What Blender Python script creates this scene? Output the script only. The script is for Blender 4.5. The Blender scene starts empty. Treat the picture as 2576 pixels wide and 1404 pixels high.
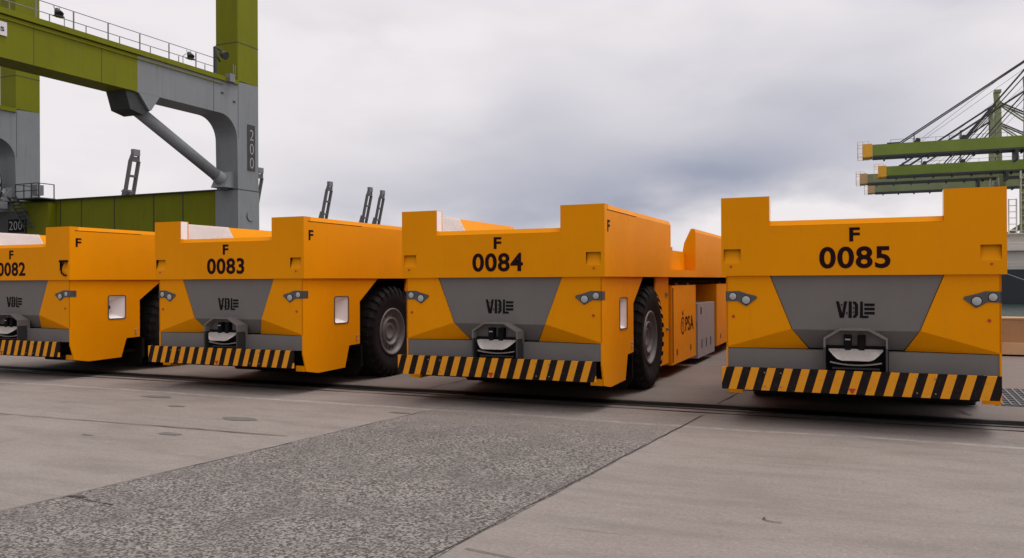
import bpy, bmesh, math, random
from math import radians as R, sin, cos, pi
from mathutils import Vector, Matrix
random.seed(7)
S = bpy.context.scene
C = S.collection

# ------------------------------------------------------------------ camera
cd = bpy.data.cameras.new('camera'); cam = bpy.data.objects.new('camera', cd); C.objects.link(cam)
S.camera = cam
YAW, PITCH, ROLL = 0.4093, 0.0012, -0.0047
cd.sensor_width = 36; cd.lens = 36 * 2095.8 / 2576; cd.clip_end = 4000; cd.clip_start = .1
fw = Vector((-sin(YAW) * cos(PITCH), cos(YAW) * cos(PITCH), sin(PITCH)))
rr = Vector((cos(YAW), sin(YAW), 0)); uu = rr.cross(fw)
r2 = cos(ROLL) * rr + sin(ROLL) * uu; u2 = -sin(ROLL) * rr + cos(ROLL) * uu
cam.matrix_world = Matrix(((r2.x, u2.x, -fw.x, .1886), (r2.y, u2.y, -fw.y, -10.2618), (r2.z, u2.z, -fw.z, 1.7132), (0, 0, 0, 1)))

# ------------------------------------------------------------------ colour management
S.view_settings.view_transform = 'Standard'; S.view_settings.look = 'None'
S.view_settings.exposure = 0; S.view_settings.gamma = 1

# ------------------------------------------------------------------ node helper
class G:
    def __init__(s, nt): s.nt = nt; s.n = nt.nodes; s.l = nt.links
    def node(s, t, **kw):
        n = s.n.new(t)
        for k, v in kw.items(): setattr(n, k, v)
        return n
    def put(s, sock, v):
        if isinstance(v, bpy.types.NodeSocket): s.l.new(v, sock)
        elif v is not None:
            if sock.type == 'RGBA' and len(v) == 3: v = (*v, 1)
            sock.default_value = v
    def m(s, op, a, b=None, c=None, clamp=False):
        n = s.node('ShaderNodeMath', operation=op, use_clamp=clamp)
        for i, v in enumerate((a, b, c)):
            if v is not None: s.put(n.inputs[i], v)
        return n.outputs[0]
    def mix(s, f, a, b, blend='MIX'):
        n = s.node('ShaderNodeMix', data_type='RGBA', blend_type=blend)
        s.put(n.inputs[0], f); s.put(n.inputs[6], a); s.put(n.inputs[7], b)
        return n.outputs[2]
    def noise(s, vec, scale, detail=4, rough=.5, dist=0):
        n = s.node('ShaderNodeTexNoise'); s.put(n.inputs['Vector'], vec)
        n.inputs['Scale'].default_value = scale; n.inputs['Detail'].default_value = detail
        n.inputs['Roughness'].default_value = rough; n.inputs['Distortion'].default_value = dist
        return n.outputs['Fac']
    def ramp(s, v, a, b, lo=0, hi=1):
        n = s.node('ShaderNodeMapRange'); n.clamp = True
        s.put(n.inputs[0], v)
        for i, x in enumerate((a, b, lo, hi)): n.inputs[i + 1].default_value = x
        return n.outputs[0]
    def scale(s, vec, sc):
        n = s.node('ShaderNodeMapping'); s.put(n.inputs[0], vec); n.inputs['Scale'].default_value = sc
        return n.outputs[0]

# ------------------------------------------------------------------ world: overcast sky
SUN_EL, SUN_AZ = R(70), R(50)          # azimuth clockwise from +Y
w = bpy.data.worlds.new('World'); S.world = w; w.use_nodes = True
g = G(w.node_tree); g.n.clear()
out = g.node('ShaderNodeOutputWorld'); bg = g.node('ShaderNodeBackground')
sky = g.node('ShaderNodeTexSky', sky_type='NISHITA', sun_disc=False)
sky.sun_elevation = SUN_EL; sky.sun_rotation = SUN_AZ; sky.air_density = 1; sky.dust_density = 2
tc = g.node('ShaderNodeTexCoord').outputs['Generated']
sx = g.node('ShaderNodeSeparateXYZ'); g.l.new(tc, sx.inputs[0])
az = g.m('MULTIPLY', g.m('ARCTAN2', sx.outputs[0], sx.outputs[1]), 180 / pi)
el = g.m('MULTIPLY', g.m('ARCSINE', sx.outputs[2]), 180 / pi)
cv = g.node('ShaderNodeCombineXYZ')
g.l.new(g.m('MULTIPLY', az, .035), cv.inputs[0]); g.l.new(g.m('MULTIPLY', el, .085), cv.inputs[1])
n1 = g.noise(cv.outputs[0], 2.0, 4, .45, .2)
n2 = g.noise(cv.outputs[0], 4.0, 5, .5, .15)
azd = g.m('ADD', az, g.m('MULTIPLY', g.m('SUBTRACT', n1, .5), 8))
eld = g.m('ADD', el, g.m('MULTIPLY', g.m('SUBTRACT', n2, .5), 4.5))
tot = None
for a0, e0, sa, se, amp in ((-9.7, 7.4, 9, 2.3, .32), (-16, 5.6, 14, 4.3, .42), (-7.5, 11.8, 7, 4, .26), (-22, 11, 5.5, 3.6, .27),
                            (-36.5, 6, 6, 2.2, .24), (-27, 5, 8, 2.5, .22), (1, 11, 6, 4.5, .24), (4, 19, 5, 3, .18), (-34, 17.5, 4, 1.6, .12), (-4, 3.0, 9, 1.7, -.55)):
    ga = g.m('POWER', g.m('DIVIDE', g.m('SUBTRACT', azd, a0), sa), 2)
    ge = g.m('POWER', g.m('DIVIDE', g.m('SUBTRACT', eld, e0), se), 2)
    v = g.m('MULTIPLY', g.m('EXPONENT', g.m('MULTIPLY', g.m('ADD', ga, ge), -1)), amp)
    tot = v if tot is None else g.m('ADD', tot, v)
rest = g.m('MULTIPLY', g.ramp(n1, .40, .75), g.ramp(az, -40, 0, .05, .22))
tot = g.m('ADD', g.m('ADD', tot, rest), g.m('MULTIPLY', g.m('SUBTRACT', n2, .5), .30), clamp=True)
tot = g.m('MULTIPLY', tot, 1.25, clamp=True)
cloud = g.mix(tot, (.905, .855, .872), (.325, .352, .455))
zen = g.ramp(el, 18, 75, 1.0, 1.75)
dt = g.m('ADD', g.m('MULTIPLY', sx.outputs[0], .6), g.m('MULTIPLY', sx.outputs[1], .8))
zen = g.m('MULTIPLY', zen, g.ramp(dt, -.8, -.12, .58, 1.0))       # thicker cloud behind the viewer
zen = g.m('MULTIPLY', zen, g.ramp(sx.outputs[0], .35, .9, 1.0, 1.25))
zn = g.node('ShaderNodeVectorMath', operation='SCALE'); g.l.new(cloud, zn.inputs[0]); g.l.new(zen, zn.inputs['Scale'])
skn = g.node('ShaderNodeVectorMath', operation='SCALE'); g.l.new(sky.outputs[0], skn.inputs[0]); skn.inputs['Scale'].default_value = .08
fin = g.mix(.94, skn.outputs[0], zn.outputs[0])
g.l.new(fin, bg.inputs[0]); bg.inputs[1].default_value = 1.0
g.l.new(bg.outputs[0], out.inputs[0])

# ------------------------------------------------------------------ sun (overcast, very soft)
sl = bpy.data.lights.new('sun', 'SUN'); sl.energy = 1.3; sl.angle = R(22); sl.color = (1, .96, .9)
so = bpy.data.objects.new('sun', sl); C.objects.link(so)
sd = Vector((sin(SUN_AZ) * cos(SUN_EL), cos(SUN_AZ) * cos(SUN_EL), sin(SUN_EL)))
so.rotation_euler = sd.to_track_quat('Z', 'Y').to_euler()

# ------------------------------------------------------------------ materials
MATS = {}
def mat(name, col, rough=.5, metal=0, var=.12, vscale=3., bump=0, bscale=40., coat=0, dirt=0, spec=.5):
    m = bpy.data.materials.new(name); m.use_nodes = True; g = G(m.node_tree)
    b = g.n['Principled BSDF']; tc = g.node('ShaderNodeTexCoord').outputs['Object']
    geo = g.node('ShaderNodeNewGeometry').outputs['Position']
    n = g.noise(geo, vscale, 5, .6)
    f = g.ramp(n, .3, .7)
    dk = tuple(c * (1 - var) for c in col); lt = tuple(min(1, c * (1 + var)) for c in col)
    streaks = name.startswith('crane_g')
    c = g.mix(f, dk, lt)
    if dirt:
        n3 = g.noise(g.scale(geo, (6, 6, .5)), 1.6, 5, .65)
        n4 = g.noise(geo, 9, 6, .7)
        d = g.m('MULTIPLY', g.ramp(n3, .52, .8), g.ramp(n4, .4, .65))
        c = g.mix(g.m('MULTIPLY', d, dirt), c, (.09, .07, .05))
    if streaks:
        st = g.m('MULTIPLY', g.ramp(g.noise(g.scale(geo, (5, 5, .18)), 1.0, 6, .7), .50, .72), g.ramp(g.noise(geo, .8, 4), .35, .65))
        c = g.mix(g.m('MULTIPLY', st, .35), c, (.06, .05, .03))
        rs = g.m('MULTIPLY', g.ramp(g.noise(g.scale(geo, (9, 9, .5)), 1.0, 5, .7), .62, .72), g.ramp(g.noise(geo, 1.7, 4), .55, .65))
        c = g.mix(g.m('MULTIPLY', rs, .6), c, (.16, .06, .02))
    g.put(b.inputs['Base Color'], c)
    g.put(b.inputs['Roughness'], g.ramp(g.noise(geo, 6, 4), .3, .7, rough * .85, min(1, rough * 1.15)))
    b.inputs['Metallic'].default_value = metal
    b.inputs['Specular IOR Level'].default_value = spec
    b.inputs['Coat Weight'].default_value = coat; b.inputs['Coat Roughness'].default_value = .15
    if bump:
        bn = g.node('ShaderNodeBump'); bn.inputs['Strength'].default_value = bump; bn.inputs['Distance'].default_value = .01
        g.l.new(g.noise(geo, bscale, 4), bn.inputs['Height']); g.l.new(bn.outputs[0], b.inputs['Normal'])
    MATS[name] = m
    return m
YEL = (.83, .298, .001)
mat('yellow', YEL, .42, var=.045, vscale=1.0, coat=.0, dirt=.13, spec=.07)
mat('grey_panel', (.172, .160, .152), .5, var=.05, dirt=.12, spec=.2)
mat('charcoal', (.035, .034, .036), .5, var=.1)
mat('black', (.008, .007, .008), .7, var=.2, spec=.1)
mat('rubber', (.0115, .0098, .0098), .8, var=.25, bump=.5, bscale=60, dirt=.12, spec=.2)
mat('rim', (.145, .145, .148), .5, var=.1, dirt=.4)
mat('white_paint_and_sheen', (.92, .90, .90), .35, var=.03, spec=.6)  # extra white on guides and liners stands in for reflected sky
mat('cream', (.82, .77, .72), .5, var=.06, dirt=.3)
mat('marking', (.018, .004, .005), .6, var=.1, spec=.1)
mat('red', (.45, .03, .012), .4, var=.1)
mat('lightgrey', (.36, .33, .34), .5, var=.06, dirt=.3)
mat('housing', (.085, .08, .08), .3, var=.2)
mat('lens', (.40, .42, .43), .08, var=.03, coat=.6)
mat('underbody', (.010, .007, .006), .8, var=.3, spec=.1)
mat('crane_green', (.165, .178, .006), .55, var=.07, vscale=.5, dirt=.2, spec=.12)
mat('crane_grey', (.205, .225, .235), .5, var=.06, vscale=.5, dirt=.3, spec=.3)
mat('crane_dark', (.03, .035, .034), .6, var=.2)
mat('galv', (.20, .20, .21), .5, metal=.2, var=.1)
mat('far_grey', (.16, .16, .165), .7, var=.1, vscale=.1)
mat('far_grey_dark', (.10, .10, .105), .7, var=.1, vscale=.1)
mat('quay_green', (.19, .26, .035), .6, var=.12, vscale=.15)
mat('quay_green_haze', (.235, .275, .14), .6, var=.12, vscale=.15)  # green lightened in its colour to stand in for haze
mat('quay_dark', (.045, .05, .055), .6, var=.2, vscale=.3)
mat('quay_yellow', (.85, .42, .03), .6, var=.1, vscale=.4)
mat('hull', (.02, .026, .035), .5, var=.3, vscale=.2)
mat('ship_cream', (.62, .58, .53), .5, var=.06, vscale=.3)
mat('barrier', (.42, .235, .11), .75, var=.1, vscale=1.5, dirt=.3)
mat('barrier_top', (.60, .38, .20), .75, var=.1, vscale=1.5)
mat('joint', (.035, .030, .028), .9, var=.3)
mat('dark_sheet', (.045, .045, .047), .9, var=.2, bump=.4)  # for the unseen sheet that cuts bounce onto the crane
mat('steel_rail', (.03, .024, .022), .5, metal=.4, var=.3, vscale=8)
mat('slot', (.007, .006, .006), .95, var=.3, spec=.05)
mat('patch', (.13, .118, .108), .9, var=.25, vscale=20, bump=.4)
mat('plate_white', (.66, .66, .68), .5, var=.04)

def bumper_mat():
    m = bpy.data.materials.new('hazard_stripes'); m.use_nodes = True; g = G(m.node_tree)
    b = g.n['Principled BSDF']; tc = g.node('ShaderNodeTexCoord').outputs['Object']
    s = g.node('ShaderNodeSeparateXYZ'); g.l.new(tc, s.inputs[0])
    u = g.m('DIVIDE', g.m('ADD', g.m('ADD', s.outputs[0], 1.32), g.m('MULTIPLY', g.m('SUBTRACT', .67, s.outputs[2]), .29)), .1865)
    f = g.m('LESS_THAN', g.m('FRACT', g.m('ADD', u, 50)), .49)
    geo = g.node('ShaderNodeNewGeometry').outputs['Position']
    c = g.mix(f, (.014, .009, .009), (.78, .32, .02))
    d = g.m('MULTIPLY', g.ramp(g.noise(geo, 14, 6, .7), .5, .75), .22)
    c = g.mix(d, c, (.10, .07, .045))
    ch = g.m('MULTIPLY', g.ramp(g.noise(g.scale(geo, (1, 1, 3)), 22, 6, .8), .60, .66), g.ramp(g.noise(geo, 2.2, 3), .45, .6))
    c = g.mix(g.m('MULTIPLY', ch, .6), c, (.16, .13, .11))
    g.put(b.inputs['Base Color'], c); b.inputs['Roughness'].default_value = .55; b.inputs['Specular IOR Level'].default_value = .12
    MATS['stripes'] = m
bumper_mat()

def lane_pt(y, which):   # edges of the exposed-aggregate lane
    return -1.81 + .0865 * y if which == 'a' else -5.12 + .112 * y

def ground_mats():
    for name in ('concrete', 'aggregate'):
        m = bpy.data.materials.new(name); m.use_nodes = True; g = G(m.node_tree)
        b = g.n['Principled BSDF']; P = g.node('ShaderNodeNewGeometry').outputs['Position']
        s = g.node('ShaderNodeSeparateXYZ'); g.l.new(P, s.inputs[0])
        big = g.noise(P, .35, 5, .6); med = g.noise(g.scale(P, (.6, 2.2, 1)), 1.4, 6, .65); fine = g.noise(P, 34, 5, .75)
        c = g.mix(g.ramp(big, .3, .7), (.315, .270, .243), (.385, .340, .310))
        c = g.mix(g.ramp(med, .46, .74, 0, .6), c, (.185, .155, .142))
        c = g.mix(g.ramp(g.noise(g.scale(P, (.5, 2.5, 1)), 3.3, 6, .7), .56, .75, 0, .35), c, (.43, .385, .36))
        c = g.mix(g.ramp(fine, .35, .7, .5, 0), c, (.12, .105, .095))
        c = g.mix(g.ramp(g.noise(g.scale(P, (.7, 1.3, 1)), 9, 6, .8), .5, .68, 0, .32), c, (.15, .13, .12))
        c = g.mix(g.ramp(g.noise(g.scale(P, (.6, 1.8, 1)), 14, 4, .7), .62, .74, 0, .45), c, (.50, .45, .42))
        c = g.mix(g.ramp(g.noise(P, 130, 2, .8), .4, .62, .35, 0), c, (.10, .09, .08))
        c = g.mix(g.ramp(g.noise(g.scale(P, (.25, 1.6, 1)), 1.1, 7, .75), .50, .66, 0, .30), c, (.16, .145, .13))
        # tyre and soot tracks along the rail, darkened further as painted vehicle shade
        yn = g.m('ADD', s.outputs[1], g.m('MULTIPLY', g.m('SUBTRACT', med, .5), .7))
        trk_shade = g.m('EXPONENT', g.m('MULTIPLY', g.m('POWER', g.m('DIVIDE', g.m('SUBTRACT', yn, 1.05), .42), 2), -1))
        trk_shade = g.m('MULTIPLY', trk_shade, g.ramp(g.noise(g.scale(P, (.4, 5, 1)), 2.2, 5, .7), .3, .6, .45, .95))
        c = g.mix(trk_shade, c, (.042, .033, .030))
        # darker ground beyond the rail, its colour also deepening shade under the vehicles
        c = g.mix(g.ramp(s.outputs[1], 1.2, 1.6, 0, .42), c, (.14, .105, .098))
        # worn pale paint line in front of the rail
        pl = g.m('ABSOLUTE', g.m('SUBTRACT', s.outputs[1], g.m('ADD', -.55, g.m('MULTIPLY', g.m('SUBTRACT', g.noise(P, .6, 2), .5), .3))))
        pl = g.m('MULTIPLY', g.ramp(pl, .02, .075, .55, 0), g.ramp(g.noise(P, 5, 5, .7), .35, .62, .1, 1))
        c = g.mix(pl, c, (.47, .42, .39))
        oil = g.m('MULTIPLY', g.ramp(g.noise(P, .9, 3, .5), .62, .72), g.ramp(g.noise(P, 6, 5, .7), .42, .6))
        c = g.mix(g.m('MULTIPLY', oil, .30), c, (.10, .09, .08))
        scf = g.m('MULTIPLY', g.ramp(g.noise(g.scale(P, (1.2, 16, 1)), 1.3, 4, .6, .6), .66, .72), g.ramp(g.noise(P, .7, 2), .5, .6))
        c = g.mix(g.m('MULTIPLY', scf, .42), c, (.11, .095, .088))
        spots = g.node('ShaderNodeTexVoronoi'); g.l.new(g.scale(P, (1, 1, 0)), spots.inputs['Vector']); spots.inputs['Scale'].default_value = 1.1
        c = g.mix(g.ramp(spots.outputs['Distance'], .012, .03, .75, 0), c, (.05, .04, .04))
        h = fine
        if name == 'aggregate':
            vo = g.node('ShaderNodeTexVoronoi'); g.l.new(g.scale(P, (1, 1, 0)), vo.inputs['Vector']); vo.inputs['Scale'].default_value = 58
            n5 = g.noise(g.scale(P, (.8, 1.15, 0)), 44, 3, .75)
            n6 = g.noise(P, 1.1, 4, .6)
            sc = g.node('ShaderNodeSeparateXYZ'); g.l.new(vo.outputs['Color'], sc.inputs[0])
            q = g.m('ADD', g.m('MULTIPLY', sc.outputs[0], .45), g.m('MULTIPLY', n5, 1.1))
            sp = g.mix(g.ramp(q, .64, .95), (.030, .027, .025), (.295, .272, .255))
            sp = g.mix(g.ramp(g.noise(P, 1.7, 5, .6), .42, .68, 0, .55), sp, (.085, .080, .074))
            amt = g.ramp(g.m('ADD', s.outputs[1], g.m('MULTIPLY', g.m('SUBTRACT', n6, .5), 1.4)), -2.2, -.4, .86, .22)
            c = g.mix(amt, c, sp); h = q
        g.put(b.inputs['Base Color'], c); b.inputs['Roughness'].default_value = .88; b.inputs['Specular IOR Level'].default_value = .25
        bn = g.node('ShaderNodeBump'); bn.inputs['Strength'].default_value = .35; bn.inputs['Distance'].default_value = .006
        g.l.new(h, bn.inputs['Height']); g.l.new(bn.outputs[0], b.inputs['Normal'])
        MATS[name] = m
    m = bpy.data.materials.new('water'); m.use_nodes = True; g = G(m.node_tree); b = g.n['Principled BSDF']
    b.inputs['Base Color'].default_value = (.03, .055, .045, 1); b.inputs['Roughness'].default_value = .18
    P = g.node('ShaderNodeNewGeometry').outputs['Position']
    bn = g.node('ShaderNodeBump'); bn.inputs['Strength'].default_value = .8; bn.inputs['Distance'].default_value = .3
    g.l.new(g.noise(P, .9, 5, .6), bn.inputs['Height']); g.l.new(bn.outputs[0], b.inputs['Normal'])
    MATS['water'] = m
ground_mats()

# ------------------------------------------------------------------ mesh helpers
def link(name, bm, m, parent=None, smooth=False, bevel=0, recalc=True):
    if bevel:
        bmesh.ops.bevel(bm, geom=[e for e in bm.edges if len(e.link_faces) == 2 and e.calc_face_angle(0) > .35],
                        offset=bevel, segments=2, affect='EDGES', profile=.7, clamp_overlap=True)
    if recalc: bmesh.ops.recalc_face_normals(bm, faces=bm.faces)
    me = bpy.data.meshes.new(name); bm.to_mesh(me); bm.free()
    for x in (m if isinstance(m, (list, tuple)) else [m]): me.materials.append(MATS[x])
    o = bpy.data.objects.new(name, me); C.objects.link(o)
    if smooth:
        for p in me.polygons: p.use_smooth = True
    if parent: o.parent = parent
    return o
def B(): return bmesh.new()
def box(bm, x0, x1, y0, y1, z0, z1, mi=0):
    v = [bm.verts.new(p) for p in ((x0, y0, z0), (x1, y0, z0), (x1, y1, z0), (x0, y1, z0), (x0, y0, z1), (x1, y0, z1), (x1, y1, z1), (x0, y1, z1))]
    for f in ((0, 3, 2, 1), (4, 5, 6, 7), (0, 1, 5, 4), (1, 2, 6, 5), (2, 3, 7, 6), (3, 0, 4, 7)):
        q = bm.faces.new([v[i] for i in f]); q.material_index = mi
def prism(bm, pts, axis, a, b, mi=0):
    """polygon pts extruded along axis from a to b; pts are the two other coords in xyz order"""
    def P(p, t):
        if axis == 'x': return (t, p[0], p[1])
        if axis == 'y': return (p[0], t, p[1])
        return (p[0], p[1], t)
    v0 = [bm.verts.new(P(p, a)) for p in pts]; v1 = [bm.verts.new(P(p, b)) for p in pts]
    n = len(pts)
    fs = [bm.faces.new(v0), bm.faces.new(v1[::-1])]
    for i in range(n): fs.append(bm.faces.new((v0[i], v1[i], v1[(i + 1) % n], v0[(i + 1) % n])))
    for f in fs: f.material_index = mi
def tube(bm, a, b, r, seg=10, r1=None, cap=True):
    a = Vector(a); b = Vector(b); d = (b - a); q = d.to_track_quat('Z', 'Y')
    r1 = r if r1 is None else r1
    v0 = [bm.verts.new(a + q @ Vector((r * cos(2 * pi * i / seg), r * sin(2 * pi * i / seg), 0))) for i in range(seg)]
    v1 = [bm.verts.new(b + q @ Vector((r1 * cos(2 * pi * i / seg), r1 * sin(2 * pi * i / seg), 0))) for i in range(seg)]
    for i in range(seg):
        f = bm.faces.new((v0[i], v0[(i + 1) % seg], v1[(i + 1) % seg], v1[i])); f.smooth = seg > 6
    if cap: bm.faces.new(v0[::-1]); bm.faces.new(v1)
def beam(bm, a, b, w, h):
    """rectangular bar from a to b, w across, h high"""
    a = Vector(a); b = Vector(b); d = (b - a).normalized()
    side = d.cross(Vector((0, 0, 1)))
    if side.length < 1e-3: side = Vector((0, 1, 0))
    side.normalize(); up = side.cross(d).normalized()
    v = []
    for p in (a, b):
        for sx_, sz_ in ((-1, -1), (1, -1), (1, 1), (-1, 1)):
            v.append(bm.verts.new(p + side * sx_ * w / 2 + up * sz_ * h / 2))
    for f in ((0, 1, 2, 3), (7, 6, 5, 4), (0, 4, 5, 1), (1, 5, 6, 2), (2, 6, 7, 3), (3, 7, 4, 0)): bm.faces.new([v[i] for i in f])
def lathe(bm, prof, seg=48, cx=0, cy=0, cz=0):
    """prof: (x, r) pairs revolved about the x axis"""
    rings = []
    for x, r in prof:
        if r < 1e-6: rings.append([bm.verts.new((cx + x, cy, cz))])
        else: rings.append([bm.verts.new((cx + x, cy + r * cos(2 * pi * i / seg), cz + r * sin(2 * pi * i / seg))) for i in range(seg)])
    for A, Bq in zip(rings, rings[1:]):
        for i in range(seg):
            j = (i + 1) % seg
            if len(A) == 1 and len(Bq) == 1: continue
            if len(A) == 1: f = bm.faces.new((A[0], Bq[i], Bq[j]))
            elif len(Bq) == 1: f = bm.faces.new((A[i], Bq[0], A[j]))
            else: f = bm.faces.new((A[i], Bq[i], Bq[j], A[j]))
            f.smooth = True
def holed(outer, holes, a, b, axis):
    """plate with holes, made by a 2D curve fill"""
    cu = bpy.data.curves.new('tmp', 'CURVE'); cu.dimensions = '2D'; cu.fill_mode = 'BOTH'; cu.extrude = abs(b - a) / 2
    for pl in [outer] + holes:
        sp = cu.splines.new('POLY'); sp.points.add(len(pl) - 1)
        for i, p in enumerate(pl): sp.points[i].co = (p[0], p[1], 0, 1)
        sp.use_cyclic_u = True
    o = bpy.data.objects.new('tmp', cu); me = bpy.data.meshes.new_from_object(o)
    bm = B(); bm.from_mesh(me); bpy.data.objects.remove(o); bpy.data.curves.remove(cu); bpy.data.meshes.remove(me)
    mid = (a + b) / 2
    for v in bm.verts:
        p = v.co.copy()
        v.co = (mid + p.z, p.x, p.y) if axis == 'x' else (p.x, mid + p.z, p.y)
    bmesh.ops.remove_doubles(bm, verts=bm.verts, dist=1e-5)
    for f in bm.faces: f.smooth = False
    return bm
def rrect(x0, x1, z0, z1, r, n=4):
    pts = []
    for cx, cz, a0 in ((x1 - r, z1 - r, 0), (x0 + r, z1 - r, 90), (x0 + r, z0 + r, 180), (x1 - r, z0 + r, 270)):
        for i in range(n + 1):
            a = R(a0 + 90 * i / n); pts.append((cx + r * cos(a), cz + r * sin(a)))
    return pts
def text_mesh(s, bold=.02):
    cu = bpy.data.curves.new('tmp', 'FONT'); cu.body = s; cu.fill_mode = 'BOTH'; cu.extrude = .01; cu.offset = bold
    cu.space_character = 1.08
    o = bpy.data.objects.new('tmp', cu); me = bpy.data.meshes.new_from_object(o)
    bm = B(); bm.from_mesh(me); bpy.data.objects.remove(o); bpy.data.curves.remove(cu); bpy.data.meshes.remove(me)
    for f in bm.faces: f.smooth = False
    return bm
def fit(bm, u0, u1, w0, w1, depth, axis, flip=False):
    """fit text bbox to u (horizontal), w (vertical); depth=(front, back) along axis"""
    xs = [v.co.x for v in bm.verts]; ys = [v.co.y for v in bm.verts]
    a, b, c, d = min(xs), max(xs), min(ys), max(ys)
    for v in bm.verts:
        u = u0 + (v.co.x - a) / (b - a) * (u1 - u0); ww = w0 + (v.co.y - c) / (d - c) * (w1 - w0)
        t = depth[0] if v.co.z > 0 else depth[1]
        v.co = (u, t, ww) if axis == 'y' else (t, u, ww)
    return bm
def empty(name, loc=(0, 0, 0), label=None, cat=None, group=None):
    o = bpy.data.objects.new(name, None); C.objects.link(o); o.location = loc; o.empty_display_size = .3
    tag(o, label, cat, group); return o
def tag(o, label=None, cat=None, group=None, kind=None):
    if label: o['label'] = label
    if cat: o['category'] = cat
    if group: o['group'] = group
    if kind: o['kind'] = kind
    return o
def copy_tree(o, parent=None):
    c = o.copy(); C.objects.link(c); c.parent = parent
    for ch in [x for x in bpy.data.objects if x.parent == o]: copy_tree(ch, c)
    return c

# ------------------------------------------------------------------ ground, rail, water
bm = B()
bm.faces.new([bm.verts.new(p) for p in ((-2000, -400, 0), (1500, -400, 0), (1500, 11.6, 0), (2.4, 11.6, 0), (2.4, 60, 0), (-60, 60, 0), (-60, 2500, 0), (-2000, 2500, 0))])
f = list(bm.faces)[0]
r_ = bmesh.ops.extrude_face_region(bm, geom=[f])
for v in [x for x in r_['geom'] if isinstance(x, bmesh.types.BMVert)]: v.co.z = -4
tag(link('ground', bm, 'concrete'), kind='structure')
bm = B(); ya = [-40, -12, -5.6, -2.86, -.7, .45]
ya = [-40 + i * 28 / 8 for i in range(8)] + [-12 + i * .11 for i in range(114)]
L = [(lane_pt(y, 'b') + random.uniform(-.012, .012), y, .004) for y in ya]; Rr = [(lane_pt(y, 'a') + random.uniform(-.010, .010), y, .004) for y in ya]
bm.faces.new([bm.verts.new(p) for p in Rr + L[::-1]])
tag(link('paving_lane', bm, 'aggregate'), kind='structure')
bm = B(); bm.faces.new([bm.verts.new(p) for p in ((-400, -60, .004), (-23, -60, .004), (-23, 58, .004), (-400, 58, .004))])
tag(link('unseen_dark_sheet', bm, 'dark_sheet'), kind='structure')  # unseen dark sheet added to reduce ground bounce onto the crane
# slab joints and cracks
bm = B()
def crack(p0, p1, w=.018, n=None, jit=.012):
    p0 = Vector((*p0, .008)); p1 = Vector((*p1, .008)); d = p1 - p0; Ln = d.length; n = n or max(3, int(Ln / .25)); s = Vector((-d.y, d.x, 0)) / Ln
    prev = None
    for i in range(n + 1):
        t = i / n; c = p0 + d * t + s * random.uniform(-jit, jit); ww = w * random.uniform(.45, 1.25)
        cur = (bm.verts.new(c - s * ww / 2), bm.verts.new(c + s * ww / 2))
        if prev: bm.faces.new((prev[0], cur[0], cur[1], prev[1]))
        prev = cur
crack((lane_pt(-14, 'a'), -14), (lane_pt(-3.7, 'a') - .02, -3.7), .011, jit=.006); crack((lane_pt(-3.7, 'a') - .02, -3.7), (lane_pt(.3, 'a'), .3), .014, jit=.01)
crack((lane_pt(-14, 'b'), -14), (lane_pt(-5.6, 'b'), -5.6), .010, jit=.006); crack((lane_pt(-5.6, 'b'), -5.6), (lane_pt(-2.8, 'b'), -2.8), .015, jit=.01); crack((lane_pt(-2.8, 'b'), -2.8), (lane_pt(-.7, 'b'), -.7), .014, jit=.01)
crack((-13, -3.05), (-5.75, -2.83), .022); crack((-10.6, -3.3), (-10.0, -3.0), .016)
crack((-5.67, -5.58), (-5.16, -5.62), .012); crack((-5.72, -5.56), (-5.55, -5.57), .05, jit=.02)
crack((1.15, 2.0), (1.30, 1.45), .02); crack((-2.2, -5.5), (.3, -5.9), .008, jit=.02); crack((-1.78, 1.3), (-1.2, 8), .02)
crack((-6.3, 1.4), (-5.8, 9), .02)
for (cx_, cy_, rr_) in ((-.45, -4.1, .09),):
    prev = None
    for i in range(9):
        a = R(150 + 150 * i / 8); c = Vector((cx_ + rr_ * cos(a), cy_ + .7 * rr_ * sin(a), .008)); n_ = Vector((cos(a), sin(a), 0)) * .006
        cur = (bm.verts.new(c - n_), bm.verts.new(c + n_))
        if prev: bm.faces.new((prev[0], cur[0], cur[1], prev[1]))
        prev = cur
tag(link('ground_joints', bm, 'joint'), kind='structure')
bm = B()
for cx_, cy_, a_, b_ in ((-7.08, -3.2, .17, .07), (-7.05, -2.1, .26, .13), (-9.6, -1.0, .3, .1), (-5.45, -.95, .16, .06), (-8.6, -1.6, .15, .06), (-7.9, -3.6, .09, .015)):
    bm.faces.new([bm.verts.new((cx_ + a_ * cos(t * pi / 8) * random.uniform(.75, 1.1), cy_ + b_ * sin(t * pi / 8) * random.uniform(.75, 1.1), .0045)) for t in range(16)])
tag(link('ground_patches', bm, 'patch'), kind='structure')
# crane rail let into the ground
rail = empty('crane_rail', (-5, .9, 0), 'dark grooved steel crane rail let into the concrete in front of the yellow vehicles', 'rail')
def loc(o, root): o.matrix_parent_inverse = Matrix.Translation(-Vector(root.location)); return o
bm = B(); box(bm, -80, 60, .74, .815, -.05, .012); loc(link('rail_head', bm, 'steel_rail', rail), rail)
bm = B(); box(bm, -80, 60, .818, 1.15, -.05, .005); loc(link('groove', bm, 'slot', rail), rail)
for yy_, ph_ in ((.505, 0), (1.205, 3)):
    bm = B(); prev = None
    for i in range(561):
        x = -80 + i * .25; ww = .007 + .018 * abs(sin(x * .9 + ph_) * sin(x * 2.3 + ph_ * 2)) + random.uniform(0, .006)
        cur = (bm.verts.new((x, yy_ - ww, .0046)), bm.verts.new((x, yy_ + ww, .0046)))
        if prev: bm.faces.new((prev[0], cur[0], cur[1], prev[1]))
        prev = cur
    loc(link('edge_gap', bm, 'slot', rail), rail)
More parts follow.
